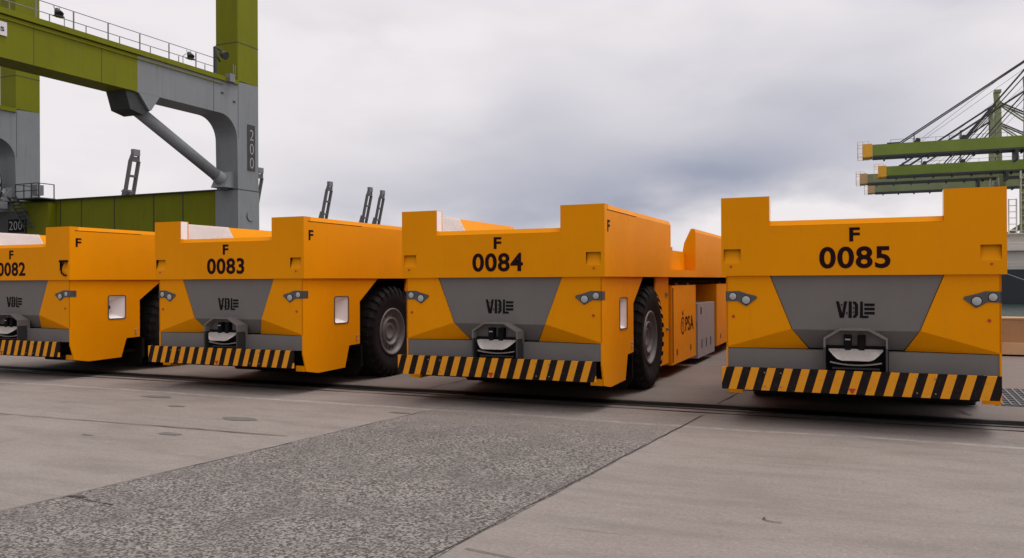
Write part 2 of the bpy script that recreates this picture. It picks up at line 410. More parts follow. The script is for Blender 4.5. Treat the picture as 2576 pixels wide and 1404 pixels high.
# water and far quay
bm = B(); bm.faces.new([bm.verts.new(p) for p in ((-70, 10, -2.4), (2500, 10, -2.4), (2500, 2800, -2.4), (-70, 2800, -2.4))])
tag(link('water', bm, 'water'), kind='structure')
bm = B(); box(bm, 38, 900, 110, 1500, -4, .2)
tag(link('quay', bm, 'concrete'), kind='structure')
# drain grating
gr = empty('drain_grating', (2.9, 3.4, 0), 'dark steel drain grating set in the ground right of the vehicle numbered 0085', 'grating')
bm = B(); box(bm, 1.75, 5.2, 2.55, 4.6, -.06, .006); loc(link('frame', bm, 'charcoal', gr), gr)
bm = B()
for i in range(34): beam(bm, (1.78 + i * .1, 2.58, .012), (1.82 + i * .1, 4.57, .012), .018, .012)
for i in range(9): beam(bm, (1.78, 2.65 + i * .22, .0125), (5.17, 2.60 + i * .22, .0125), .014, .012)
loc(link('bars', bm, 'galv', gr), gr)
# quay edge barrier
br = empty('quay_barrier', (8, 11, 0), 'low tan concrete barrier along the water edge right of the vehicle numbered 0085', 'barrier')
bm = B(); box(bm, 2.45, 40, 10.85, 11.25, .3, .80); loc(link('wall', bm, 'barrier', br, bevel=.02), br)
bm = B(); box(bm, 2.45, 40, 10.70, 11.3, .04, .295); box(bm, 2.47, 39.98, 10.83, 11.27, .803, .84); loc(link('base', bm, 'barrier_top', br, bevel=.015), br)
bm = B(); box(bm, 2.45, 40, 10.72, 11.28, .0, .036); loc(link('seat_gap', bm, 'black', br), br)

# ------------------------------------------------------------------ the automated vehicles
def wedge_pocket(bm, x0, x1, z0, z1, d):
    """hooded recess in the y=0 face: deep under its top edge, flush at the bottom"""
    a = [bm.verts.new(p) for p in ((x0, 0, z0), (x1, 0, z0), (x1, 0, z1), (x0, 0, z1), (x0 , d, z1), (x1 , d, z1), (x0, d * .55, z0 + .075), (x1, d * .55, z0 + .075))]
    for f in ((0, 1, 7, 6), (6, 7, 5, 4), (3, 2, 5, 4)): bm.faces.new([a[i] for i in f])
    bm.faces.new((a[0], a[6], a[4], a[3])); bm.faces.new((a[1], a[7], a[5], a[2]))
def mirror_y(bm, c=7.5):
    for v in bm.verts: v.co.y = 2 * c - v.co.y
    bmesh.ops.reverse_faces(bm, faces=bm.faces)
    return bm
def wall_profile(s):   # side wall section (x, z); s = side sign
    return [(s * 1.5, 1.752), (s * 1.5, 2.625), (s * 1.475, 2.69), (s * 1.41, 2.69), (s * 1.28, 2.42), (s * 1.22, 2.10), (s * 1.22, 1.752)]

def make_vehicle():
    t = empty('automated_vehicle')
    # --- load deck: bed, side walls, end walls
    for s in (-1, 1):
        bm = B()
        prism(bm, wall_profile(s), 'y', .171, 3.80); prism(bm, wall_profile(s), 'y', 5.95, 9.05); prism(bm, wall_profile(s), 'y', 11.2, 14.825)
        low = [(s * 1.5, 1.752), (s * 1.5, 1.88), (s * 1.30, 1.89), (s * 1.29, 2.24), (s * 1.22, 2.24), (s * 1.22, 1.752)]
        prism(bm, low, 'y', 3.802, 5.948); prism(bm, low, 'y', 9.052, 11.198)
        link('side_wall', bm, 'yellow', t, bevel=.006)
    bm = B(); box(bm, -1.215, 1.215, .18, 14.82, 1.78, 2.10); link('deck_bed', bm, 'lightgrey', t)
    for end in (0, 1):
        bm = B()
        out_ = [(-1.5, 1.75), (1.5, 1.75), (1.5, 2.69), (.90, 2.69), (.90, 2.335), (-.94, 2.335), (-.94, 2.69), (-1.5, 2.69)]
        h1 = [(-1.47, 1.90), (-1.27, 1.90), (-1.27, 2.07), (-1.47, 2.07)]; h2 = [(1.25, 1.90), (1.45, 1.90), (1.45, 2.07), (1.25, 2.07)]
        bm = holed(out_, [h1, h2], 0, .17, 'y')
        wedge_pocket(bm, -1.47, -1.27, 1.90, 2.07, .05); wedge_pocket(bm, 1.25, 1.45, 1.90, 2.07, .05)
        # sloped sill cap across the notch
        prism(bm, [(.018, 2.338), (.16, 2.338), (.16, 2.398), (.055, 2.398)], 'x', -.938, .898)
        if end: mirror_y(bm)
        link('end_wall', bm, 'yellow', t, bevel=.007)
    # groove under the rim of the side walls
    for s in (-1, 1):
        for y0, y1 in ((.10, 1.55), (13.4, 14.9)):
            bm = B(); box(bm, s * 1.497, s * 1.502, y0, y1, 2.616, 2.626); link('rim_groove', bm, 'marking', t)
    # white guide plates on the inner slopes, whitened further for reflected sky
    for s in (-1, 1):
        for a, b in ((.20, 1.60), (13.4, 14.8)):
            bm = B(); P = [(s * 1.405, 2.691), (s * 1.278, 2.421), (s * 1.217, 2.102)]
            e = .35 if s < 0 else .35
            vs = []
            for i, (x, z) in enumerate(P):
                yb = b + (0, .05, .10)[i]
                off = -s * .006
                vs.append((bm.verts.new((x + off, a, z + .004)), bm.verts.new((x + off, yb, z + .004))))
            for i in range(2): bm.faces.new((vs[i][0], vs[i][1], vs[i + 1][1], vs[i + 1][0]))
            r__ = bmesh.ops.solidify(bm, geom=bm.faces[:], thickness=.004)
            link('guide_plate', bm, 'white_paint_and_sheen', t)
    for s, xi in ((-1, -.94), (1, .90)):
        for y0 in (.004, 14.86):
            bm = B(); box(bm, *((xi, xi + .005) if s < 0 else (xi - .005, xi)), y0, y0 + .136, 2.40, 2.682)
            link('post_liner', bm, 'white_paint_and_sheen', t)  # sky reflection put into the white here too
        for y0, y1 in ((.172, .178), (14.822, 14.828)):
            pass
    # --- lower body, front and rear
    for end in (0, 1):
        fin_ = (lambda b: mirror_y(b)) if end else (lambda b: b)
        for s in (-1, 1):
            xo = s * 1.448
            gt, gbq, gc = (.942, .520, .70) if s < 0 else (.905, .511, .665)
            bm = B()
            V = lambda x, y, z: bm.verts.new((x, y, z))
            ot = V(xo, .04, 1.748); it = V(s * gt, .04, 1.748); ic = V(s * gc, .04, 1.125); oc = V(xo, .04, .895); ib = V(s * gbq, .20, .885); ob = V(xo, .045, .885)
            bm.faces.new((ot, it, ic, oc)); bm.faces.new((oc, ic, ib, ob))
            # return edges
            it2 = V(s * gt, .3, 1.748); ic2 = V(s * gc, .3, 1.125); ib2 = V(s * gbq, .3, .885); ob2 = V(xo, .3, .885)
            bm.faces.new((it, it2, ic2, ic)); bm.faces.new((ic, ic2, ib2, ib)); bm.faces.new((ib, ib2, ob2, ob))
            link('front_wing' if not end else 'rear_wing', fin_(bm), 'yellow', t)
        bm = B(); V = lambda x, y, z: bm.verts.new((x, y, z))
        a = V(-.934, .052, 1.748); b = V(.897, .052, 1.748); c = V(.656, .052, 1.118); d = V(-.691, .052, 1.118); e = V(-.513, .20, .895); f_ = V(.503, .20, .895)
        bm.faces.new((a, d, c, b)); bm.faces.new((d, e, f_, c))
        e2 = V(-.513, .3, .895); f2 = V(.503, .3, .895); bm.faces.new((e, e2, f2, f_))
        link('centre_panel', fin_(bm), 'grey_panel', t)
        bm = B(); box(bm, -1.30, 1.30, .21, .30, .60, .8935); box(bm, -1.2, 1.2, .31, .5, .45, 1.74)
        box(bm, -1.25, 1.25, .13, 1.70, .36, .40)
        link('chassis_front' if not end else 'chassis_rear', fin_(bm), 'underbody', t)
        for xa, xb in ((-1.445, -.345), (.345, 1.445)):
            bm = B(); box(bm, xa, xb, .05, .205, .655, .878); link('lower_band', fin_(bm), 'grey_panel', t, bevel=.006)
        bm = B(); prism(bm, [(-1.40, .62), (-1.40, .26), (-1.30, .12), (1.30, .12), (1.40, .26), (1.40, .62)], 'y', 1.66, 1.72)
        link('underrun_guard', fin_(bm), 'underbody', t)
        # bumper
        bm = B(); box(bm, -1.47, 1.425, -.175, -.14, .412, .672)
        bo = link('bumper', fin_(bm), 'stripes', t, bevel=.004)
        bm = B(); box(bm, -1.44, 1.39, -.138, -.10, .44, .65)
        for xx in (-1.0, -.35, .35, 1.0): box(bm, xx - .05, xx + .05, -.10, .125, .48, .62)
        link('bumper_mount', fin_(bm), 'underbody', bo)
        bm = B()
        prism(bm, [(-.075, .478), (.005, .478), (-.035, .415)], 'y', -.1795, -.176); link('reflector', fin_(bm), 'red', bo)
        for xx in (-.98, -.80, .62, .80):
            for zz in (.46, .62):
                bm = B(); tube(bm, (xx, -.175, zz), (xx, -.185, zz), .009, 8); link('bolt', fin_(bm), 'galv', bo)
        # towing coupling
        bm = B()
        prof = [(-.338, .655), (-.338, 1.035), (-.165, 1.145), (.14, 1.145), (.333, 1.035), (.333, .655)]
        inn = [(-.318, .655), (-.318, 1.022), (-.158, 1.125), (.133, 1.125), (.313, 1.022), (.313, .655)]
        ring = prof + inn[::-1]
        prism(bm, ring, 'y', -.125, .115)
        hood = link('tow_coupling', fin_(bm), 'grey_panel', t)
        bm = B(); prism(bm, [(-.318, .935), (-.318, 1.022), (-.158, 1.125), (.133, 1.125), (.313, 1.022), (.313, .935)], 'y', .02, .04)
        link('back_plate', fin_(bm), 'grey_panel', hood)
        bm = B(); box(bm, -.317, .312, .0, .11, .655, .93); box(bm, -.317, .312, -.02, 0, .918, .948)
        link('throat', fin_(bm), 'black', hood)
        for xa, xb in ((-.3395, -.3165), (.3115, .3345)):
            bm = B(); box(bm, xa, xb, -.127, .048, .656, .928); link('cheek_plate', fin_(bm), 'charcoal', hood)
        bm = B()   # upper jaw: sloping dished plate
        top = []; bot = []
        for i in range(13):
            u = -1 + i / 6; x_ = u * .285
            zb = .79 + .105 * max(0, (abs(u) - .55) / .45) ** 1.4
            top.append((x_, zb))
        up = [bm.verts.new((x_, -.045, .912)) for x_, _ in top]
        lo = [bm.verts.new((x_, -.06 - (.912 - z_) * 1.1, z_)) for x_, z_ in top]
        for i in range(12): bm.faces.new((up[i], up[i + 1], lo[i + 1], lo[i]))
        bmesh.ops.solidify(bm, geom=bm.faces[:], thickness=.014)
        link('jaw', fin_(bm), 'cream', hood)
        bm = B()
        for i in range(12):
            u0 = -1 + i / 6; u1 = u0 + 1 / 6
            z0_ = .725 + .03 * abs(u0) ** 2; z1_ = .725 + .03 * abs(u1) ** 2
            prism(bm, [(u0 * .27, z0_), (u1 * .27, z1_), (u1 * .27, z1_ + .012), (u0 * .27, z0_ + .012)], 'y', -.09, -.01)
        link('jaw', fin_(bm), 'lightgrey', hood)
        bm = B(); box(bm, -.25, .25, -.06, 0, .68, .70); link('jaw', fin_(bm), 'charcoal', hood)
        for x0 in (-.125, .02):
            bm = B(); box(bm, x0, x0 + .085, -.05, .02, .925, 1.07); box(bm, x0 + .012, x0 + .073, -.065, -.05, .90, 1.03)
            k = link('connector', fin_(bm), 'black', hood, bevel=.006)
            if x0 < 0:
                bm = B(); box(bm, x0 + .015, x0 + .07, -.0675, -.0655, 1.012, 1.028); link('nameplate', fin_(bm), 'lightgrey', k)
        # marker dots
        for x_, z_, y_, r_ in ((-1.385, 1.862, 0, .013), (1.355, 1.862, 0, .013), (-1.365, 1.262, .04, .018), (1.335, 1.25, .04, .018)):
            bm = B(); tube(bm, (x_, y_ + .01, z_), (x_, y_ - .008, z_), r_, 12)
            link('marker_light', fin_(bm), 'red', t)
        # headlights wrapping the corners
        for s in (-1, 1):
            pts = [(s * 1.452, 1.445), (s * 1.452, 1.565), (s * 1.30, 1.568), (s * 1.20, 1.535), (s * 1.10, 1.51), (s * 1.085, 1.485), (s * 1.21, 1.385), (s * 1.32, 1.45)]
            bm = B(); prism(bm, pts, 'y', .030, .06)
            box(bm, s * 1.440, s * 1.4525, .030, .17, 1.447, 1.563)
            hl = link('headlight', fin_(bm), 'housing', t)
            ins = [(s * 1.452, 1.455), (s * 1.452, 1.555), (s * 1.302, 1.557), (s * 1.205, 1.524), (s * 1.115, 1.502), (s * 1.105, 1.487), (s * 1.212, 1.40), (s * 1.318, 1.46)]
            bm = B(); prism(bm, [(p[0], p[1]) for p in pts] , 'y', .0275, .0295)
            for x_, z_, r_ in ((s * 1.215, 1.460, .047), (s * 1.37, 1.503, .041)):
                bm2 = B(); tube(bm2, (x_, .031, z_), (x_, .0255, z_), r_ + .007, 20)
                link('bezel', fin_(bm2), 'black', hl)
                bm2 = B()
                lathe(bm2, [(0, 0), (.002, r_ * .5), (.008, r_ * .85), (.012, r_)], 20)
                for v in bm2.verts: v.co = Vector((x_ + v.co.y, .0165 + v.co.x * .7, z_ + v.co.z))
                link('lens', fin_(bm2), 'lens', hl)
            bm.free()
        # side skirts with sensor window
        for s in (-1, 1):
            o_ = [(.04, 1.748), (2.12, 1.748), (1.56, 1.365), (1.56, .66), (1.25, .65), (1.13, .30), (.42, .285), (.12, .335), (.04, .60)]
            hole = rrect(.845, 1.225, 1.03, 1.455, .035)
            bm = holed(o_, [hole], min(s * 1.45, s * 1.43), max(s * 1.45, s * 1.43), 'x')
            # return lip at the front bottom corner
            box(bm, min(s * 1.27, s * 1.428), max(s * 1.27, s * 1.428), .10, .13, .335, .42)
            sk = link('side_skirt', fin_(bm), 'yellow', t)
            # funnel-shaped sensor recess
            bm = B(); o4 = [(.845, 1.03), (1.225, 1.03), (1.225, 1.455), (.845, 1.455)]; i4 = [(.86, 1.17), (.95, 1.17), (.95, 1.27), (.86, 1.27)]
            vo_ = [bm.verts.new((s * 1.440, y, z)) for y, z in o4]; vi = [bm.verts.new((s * 1.22, y, z)) for y, z in i4]
            for i in range(4): bm.faces.new((vo_[i], vo_[(i + 1) % 4], vi[(i + 1) % 4], vi[i]))
            bm.faces.new(vi)
            link('sensor_recess', fin_(bm), 'white_paint_and_sheen', sk)
            bm = B(); tube(bm, (s * 1.225, .925, 1.24), (s * 1.34, .925, 1.24), .055, 14); link('sensor', fin_(bm), 'black', sk)
            ro = rrect(.833, 1.237, 1.018, 1.467, .045); ri = rrect(.85, 1.22, 1.035, 1.45, .033)
            bm = holed(ro, [ri], min(s * 1.4505, s * 1.458), max(s * 1.4505, s * 1.458), 'x'); link('window_frame', fin_(bm), 'housing', sk)
            for zz in (.74, .80):
                bm = B(); tube(bm, (s * 1.45, 1.47, zz), (s * 1.465, 1.47, zz), .018, 10); link('tie_eye', fin_(bm), 'lightgrey', sk)
    # --- wheels
    for s in (-1, 1):
        for yc in (2.62, 12.38):
            bm = B(); ri, ro = .405, .81; xo, xi = s * 1.475, s * .93
            prof = [(-.0, .40), (.0, .46), (.035, .56), (.045, .66), (.02, .735), (-.04, .785), (-.12, .805), (-.42, .805), (-.50, .785), (-.555, .735), (-.575, .6), (-.54, .40)]
            lathe(bm, [(s * (1.43 + a), r_) for a, r_ in prof], 64, 0, yc, .80)
            for i in range(30):   # tread lugs
                a = 2 * pi * i / 30
                for off, xa, xb in ((0, 1.22, 1.475), (pi / 30, .87, 1.13)):
                    bl = []
                    for (xx, rr1, rr2) in ((xa, .79, .814), (xb - .05 if xb > 1.2 else xb, .79, .814)):
                        for da in (-.055, .055):
                            bl.append((xx, rr1, a + off + da)); bl.append((xx, rr2, a + off + da * .85))
                    vs = [bm.verts.new((s * q[0], yc + q[1] * cos(q[2]), .80 + q[1] * sin(q[2]))) for q in bl]
                    for f in ((1, 3, 7, 5), (0, 1, 5, 4), (2, 6, 7, 3), (0, 2, 3, 1), (4, 5, 7, 6)):
                        bm.faces.new([vs[k] for k in f])
                # shoulder block running down the sidewall
                vs = []
                for xx, r_ in ((1.42, .80), (1.478, .735), (1.487, .68)):
                    for da in (-.05, .05): vs.append(bm.verts.new((s * (xx + .003), yc + r_ * cos(a + da), .80 + r_ * sin(a + da))))
                bm.faces.new((vs[0], vs[1], vs[3], vs[2])); bm.faces.new((vs[2], vs[3], vs[5], vs[4]))
            wl = link('wheel', bm, 'rubber', t)
            bm = B()
            lathe(bm, [(s * (1.43 + a), r_) for a, r_ in ((-.03, .425), (.012, .42), (.018, .405), (.008, .385), (-.03, .375), (-.055, .34), (-.062, .27), (-.05, .262), (-.02, .255), (-.012, .235), (-.025, .215), (-.06, .205), (-.07, .16), (-.05, .15), (-.045, .11), (-.06, .10), (-.062, 0))], 48, 0, yc, .80)
            for i in range(16):
                a = 2 * pi * i / 16; tube(bm, (s * 1.375, yc + .30 * cos(a), .80 + .30 * sin(a)), (s * 1.395, yc + .30 * cos(a), .80 + .30 * sin(a)), .014, 6)
            link('rim', bm, 'rim', wl)
        # fenders behind the wheels, cabinets
    for s in (-1, 1):
        for end in (0, 1):
            fin_ = (lambda b: mirror_y(b)) if end else (lambda b: b)
            bm = B()
            pts = [(3.20, 1.745)] + [(2.62 + .90 * cos(R(a)), .80 + .90 * sin(R(a))) for a in range(54, -32, -8)] + [(3.50, .26), (4.12, .26), (4.12, 1.745)]
            prism(bm, pts, 'x', min(s * 1.36, s * 1.385), max(s * 1.36, s * 1.385))
            fe = link('fender', fin_(bm), 'yellow', t)
            bm = B(); tube(bm, (s * 1.385, 3.95, .86), (s * 1.42, 3.95, .86), .03, 8); box(bm, min(s * 1.385, s * 1.40), max(s * 1.385, s * 1.40), 3.85, 4.03, 1.42, 1.48); link('latch', fin_(bm), 'galv', fe)
            bm = B(); box(bm, min(s * .9, s * 1.43), max(s * .9, s * 1.43), 4.16, 6.3, .21, 1.60)
            cb = link('equipment_cabinet', fin_(bm), 'yellow', t, bevel=.012)
            bm = B()
            for yy in (4.6, 5.6): box(bm, min(s * 1.36, s * 1.40), max(s * 1.36, s * 1.40), yy, yy + .18, 1.602, 1.64)
            for yy in (4.55, 5.75):
                box(bm, min(s * 1.431, s * 1.437), max(s * 1.431, s * 1.437), yy, yy + .07, .36, .46)
            box(bm, min(s * 1.431, s * 1.445), max(s * 1.431, s * 1.445), 4.22, 4.235, .25, 1.56)
            link('hinge', fin_(bm), 'charcoal', cb)
        bm = B(); box(bm, min(s * .9, s * 1.42), max(s * .9, s * 1.42), 6.55, 8.45, .12, 1.22)
        bc = link('battery_cabinet', bm, 'lightgrey', t, bevel=.01)
        bm = B()
        for yy in (6.95, 7.45, 7.95): box(bm, min(s * 1.421, s * 1.428), max(s * 1.421, s * 1.428), yy, yy + .05, .30, .48)
        box(bm, min(s * 1.421, s * 1.428), max(s * 1.421, s * 1.428), 6.85, 6.95, 1.0, 1.14)
        link('handle', bm, 'charcoal', bc)
        bm = B(); box(bm, min(s * 1.2, s * 1.41), max(s * 1.2, s * 1.41), 6.34, 6.52, .85, .93); box(bm, min(s * 1.25, s * 1.42), max(s * 1.25, s * 1.42), 6.36, 6.50, .93, 1.02); link('bracket', bm, 'galv', bc)
    bm = B(); box(bm, -.88, .88, .5, 14.5, .55, 1.775)
    box(bm, -1.21, 1.21, 3.6, 11.4, 1.62, 1.776); box(bm, -1.21, 1.21, .52, 14.48, 1.70, 1.777)
    for y_ in (2.62, 12.38): tube(bm, (-1.3, y_, .8), (1.3, y_, .8), .16, 14); box(bm, -.85, .85, y_ - .62, y_ + .62, .13, .62)
    link('undercarriage', bm, 'underbody', t)
    # --- lettering
    for s in (1,):
        bm = fit(text_mesh('F', .025), .12, .235, 2.335, 2.49, (1.5035, 1.4995), 'x'); link('letter', bm, 'marking', t)
        bm = fit(text_mesh('PSA', .012), 5.30, 6.05, .74, 1.02, (1.434, 1.4305), 'x'); lg = link('emblem', bm, 'marking', t)
        bm = B()
        def ring(cy_, cz_, r0, r1, a0, a1, n=16):
            prev = None
            for i in range(n + 1):
                a = R(a0 + (a1 - a0) * i / n)
                cur = [bm.verts.new((1.4335, cy_ + q * cos(a), cz_ + q * sin(a))) for q in (r0, r1)]
                if prev: bm.faces.new((prev[0], cur[0], cur[1], prev[1]))
                prev = cur
        ring(5.06, .86, .13, .165, 30, 330); ring(5.06, .86, .05, .08, -90, 200)
        prism(bm, [(5.06, 1.04), (5.13, 1.06), (5.08, 1.14), (5.02, 1.10)], 'x', 1.4305, 1.434)
        link('emblem', bm, 'marking', t)
    bm = fit(text_mesh('F', .03), -.062, .05, 2.135, 2.295, (-.0035, .0005), 'y'); link('letter', bm, 'marking', t)
    # emblem on the grey panel: stencilled V D L and three bars
    bm = B(); Y0, Y1 = .0485, .0525
    def ply(pts):
        prism(bm, [(-.21 + u * .41, 1.26 + v * .19) for u, v in pts], 'y', Y0, Y1)
    ply([(0, 1), (.08, 1), (.175, .2), (.20, 0), (.10, 0)]); ply([(.215, 1), (.295, 1), (.21, 0), (.135, 0), (.16, .25)])
    ply([(.335, 1), (.415, 1), (.415, 0), (.325, 0)]); ply([(.445, 1), (.52, .98), (.575, .82), (.575, .2), (.52, .02), (.445, 0), (.445, .14), (.49, .22), (.49, .8), (.445, .87)])
    ply([(.635, 1), (.70, 1), (.70, .14), (.84, .14), (.84, 0), (.62, 0)])
    for k in range(3): ply([(.735, .22 + k * .25), (1, .22 + k * .25), (1, .38 + k * .25), (.735, .38 + k * .25)])
    ply([(.12, .82), (.175, .82), (.15, .70)]); ply([(.27, .22), (.30, .22), (.30, .36), (.27, .36)]); ply([(.445, .28), (.47, .28), (.47, .40), (.445, .40)]); ply([(.445, .54), (.47, .54), (.47, .66), (.445, .66)])
    link('emblem', bm, 'black', t)
    return t

VX = {85: 0, 84: -4.468, 83: -9.18, 82: -14.234}
DX = {85: 0, 84: 0, 83: 0, 82: 0}
proto = make_vehicle()
bpy.context.view_layer.update()
LAB = {85: 'orange yellow driverless transport vehicle numbered 0085, seen square on beside the water edge barrier',
       84: 'orange yellow driverless transport vehicle numbered 0084 with its right side wheel and cabinets showing',
       83: 'orange yellow driverless transport vehicle numbered 0083 parked in front of the crane leg marked 200',
       82: 'orange yellow driverless transport vehicle numbered 0082 with a cable hanging from its front light recess'}
veh = {}
for n in (85, 84, 83, 82):
    t = proto if n == 85 else copy_tree(proto)
    t.location = (VX[n], 0 if n != 82 else .05, 0)
    tag(t, LAB[n], 'vehicle', 'driverless transport vehicles parked in a row'); veh[n] = t
for n, t in veh.items():
    bm = fit(text_mesh('00%d' % n, .026), -.385, .365, 1.828, 2.078, (-.0035, .0005), 'y')
    link('fleet_number', bm, 'marking', t)
# cable hanging out of the light recess of 0082
bm = B(); box(bm, 1.24, 1.46, -.012, .0, 2.065, 2.10)
pts = [(1.36, -.01, 2.06), (1.345, -.03, 2.0), (1.33, -.035, 1.93), (1.34, -.035, 1.87), (1.39, -.03, 1.835), (1.43, -.01, 1.83)]
for a, b in zip(pts, pts[1:]): tube(bm, a, b, .014, 8)
link('hanging_cable', bm, 'marking', veh[82])

# ------------------------------------------------------------------ yard gantry crane
yc = empty('gantry_crane', (-28.4, 21.9, 0), 'green and grey rail gantry crane marked 200 standing behind the row of vehicles', 'crane')
def yl(name, bm, m, parent=None, **k):
    o = link(name, bm, m, parent or yc, **k)
    if parent is None: loc(o, yc)
    return o
XF, YF, YB = -27.77, 21.2, 22.65
def arc(cy_, cz_, r, a0, a1, n=8): return [(cy_ + r * cos(R(a0 + (a1 - a0) * i / n)), cz_ + r * sin(R(a0 + (a1 - a0) * i / n))) for i in range(n + 1)]
for (x0, x1, nm) in ((XF - 1.33, XF, 'leg'), (-44.72, -43.42, 'leg')):
    # grey lower leg with the curved haunch into the cross beam, one plate outline in (y, z)
    zt = 11.35
    # slight taper: narrower towards the joint at z = 6.15
    out_ = [(YF + .0, 6.16), (YB, 6.16), (YB, zt), (15.26, zt - .25), (15.26, 9.60), (19.4, 9.60)] + [(YF - 1.15 + 1.1 * cos(R(a)), 8.50 + 1.1 * sin(R(a))) for a in range(90, -1, -10)]
    bm = B(); prism(bm, out_, 'x', x0, x1); lg = yl(nm, bm, 'crane_grey', bevel=.02)
    bm = B(); box(bm, x0 - .06, x1 + .003, YF - .02, YB + .04, 0.9, 6.12); yl('lower_leg', bm, 'crane_grey', lg, bevel=.02)
    bm = B(); box(bm, x0 - .03, x1 + .01, YF - .03, YB + .03, 6.118, 6.162); yl('flange', bm, 'crane_dark', lg)
    bm = B(); box(bm, x0, x1, YF, YB, zt + .002, 21); yl('upper_leg', bm, 'crane_green', lg, bevel=.02)
    bm = B()
    for zz in (13.2, 16, 18.8): box(bm, x0 - .01, x1 + .01, YF - .01, YB + .01, zz, zz + .03)
    for yy in (19.6,): box(bm, x1 + .001, x1 + .008, yy, yy + .02, 9.62, 11.1)
    box(bm, x1 + .001, x1 + .008, YF + .02, YF + .035, 8.6, 11.3)
    yl('seam', bm, 'crane_dark', lg)
    # green run of the cross beam towards the near side
    bm = B(); box(bm, x0 + .1, x1, -2.2, 15.256, 9.60, 11.1); cb = yl('cross_beam', bm, 'crane_green', bevel=.015)
    bm = B(); box(bm, x0 - .1, x1 + .10, -2.2, YF - .02, 11.13, 11.34); yl('walkway', bm, 'crane_green', cb)
    bm = B()
    for yy in (-1, 1.9, 4.8, 7.7, 10.6, 13.5): box(bm, x1 + .001, x1 + .006, yy, yy + .018, 9.62, 11.08)
    yl('seam', bm, 'crane_dark', cb)
    bm = B(); tube(bm, (x1 + .05, -2, 10.96), (x1 + .05, 20.2, 10.96), .022, 6); yl('conduit', bm, 'crane_green', cb)
    bm = B()
    # railing posts, rails
    for k in range(-9, 6):
        yy = 12.34 + k * 1.57
        if yy > 19: continue
        tube(bm, (x1 - .1, yy, 11.3), (x1 - .1, yy, 12.06), .028, 6); 
        if yy + .6 < 19.6: tube(bm, (x1 - .1, yy + .55, 11.3), (x1 - .1, yy + .55, 11.66), .02, 6)
    tube(bm, (x1 - .1, -2, 12.04), (x1 - .1, 19.9, 12.10), .016, 6); tube(bm, (x1 - .1, -2, 11.64), (x1 - .1, 19.9, 11.70), .016, 6)
    for k in range(-9, 6): tube(bm, (x0 + .0, 12.0 + k * 1.57, 11.3), (x0, 12.0 + k * 1.57, 12.06), .02, 6) if 0 else None
    yl('railing', bm, 'galv', cb)
    # near-side leg of the same portal (out of frame to the left)
    bm = B(); box(bm, x0, x1, -3.65, -2.2, .9, 21); yl('leg', bm, 'crane_green', bevel=.02)
    # diagonal brace
    xm = (x0 + x1) / 2
    bm = B(); prism(bm, [(14.75, 9.595), (16.15, 9.595), (16.02, 8.95), (15.65, 8.72), (15.0, 8.85)], 'x', x0 + .12, x1 - .12); brk = yl('bracket', bm, 'crane_dark', bevel=.01)
    bm = B(); prism(bm, [(15.0, 9.62), (16.45, 9.62), (15.98, 8.95), (15.86, 8.95), (15.35, 9.56)], 'x', x1 - .115, x1 - .004); yl('gusset', bm, 'crane_grey', brk)
    bm = B(); tube(bm, (xm, 15.7, 9.05), (xm, 20.75, 6.62), .27, 20); tube(bm, (xm, 20.4, 6.79), (xm, 21.19, 6.45), .28, 20, .40)
    yl('brace', bm, 'crane_grey')
    bm = B(); prism(bm, [(20.55, 6.2), (21.19, 6.2), (21.19, 7.0), (20.95, 6.95)], 'x', xm - .42, xm + .42); yl('gusset', bm, 'crane_grey', lg)
    # bogie under the leg
    bm = B(); box(bm, x0 - 2.2, x1 + 2.2, YF + .2, YB - .2, .55, 1.3); bg_ = yl('bogie', bm, 'crane_grey', bevel=.04)
    for q in (-1.8, -.7, .7, 1.8):
        bm = B(); tube(bm, (xm + q * 1.35, YF + .5, .42), (xm + q * 1.35, YB - .5, .42), .4, 20); yl('bogie_wheel', bm, 'crane_dark', bg_)
# cover disc and 200 plate on the leg
lgx = [o for o in bpy.data.objects if o.parent == yc and o.name.startswith('leg')][0]
bm = B(); tube(bm, (XF + .002, 22.05, 4.90), (XF + .05, 22.05, 4.90), .25, 28); yl('hatch', bm, 'crane_grey', lgx)
bm = B(); prev = None
for i in range(20):
    a = R(120 + 190 * i / 19); th = .035 * sin(pi * i / 19) + .004
    cur = [bm.verts.new((XF + .006, 22.05 + q * cos(a), 4.9 + q * sin(a))) for q in (.25, .25 + th)]
    if prev: bm.faces.new((prev[0], cur[0], cur[1], prev[1]))
    prev = cur
yl('hatch_shadow', bm, 'crane_dark', lgx)  # shadow of the hatch painted as a dark crescent on the leg
bm = B(); box(bm, XF + .002, XF + .03, 21.86, 22.38, 7.12, 9.36); pl = yl('number_plate', bm, 'crane_dark', lgx)
for k, ch in enumerate('200'):
    bm = fit(text_mesh(ch, -.012), 22.0, 22.27, 8.60 - k * .68, 9.12 - k * .68, (XF + .036, XF + .031), 'x'); yl('digit', bm, 'lightgrey', pl)
# sill beam along the rail
bm = B(); box(bm, -43.35, -29.17, YF + .12, YB - .1, 2.6, 6.13); sb = yl('sill_beam', bm, 'crane_green')
bm = B(); box(bm, -43.35, -29.17, YF - .03, YB, 6.135, 6.19)
for xx in (-40.1, -38.5, -36.1, -33.35, -31.4): box(bm, xx, xx + .05, YF + .105, YF + .118, 2.6, 6.13)
yl('sill_trim', bm, 'crane_dark', sb)
bm = B(); box(bm, -43.3, -40.4, YF - .35, YF + .1, 2.6, 6.0); yl('sill_box', bm, 'crane_green', sb)
bm = B(); tube(bm, (-35.2, YF + .2, 6.19), (-35.2, YF + .2, 6.42), .13, 10); box(bm, -35.5, -35.0, YF + .05, YF + .35, 6.36, 6.45); yl('sill_lamp', bm, 'galv', sb)
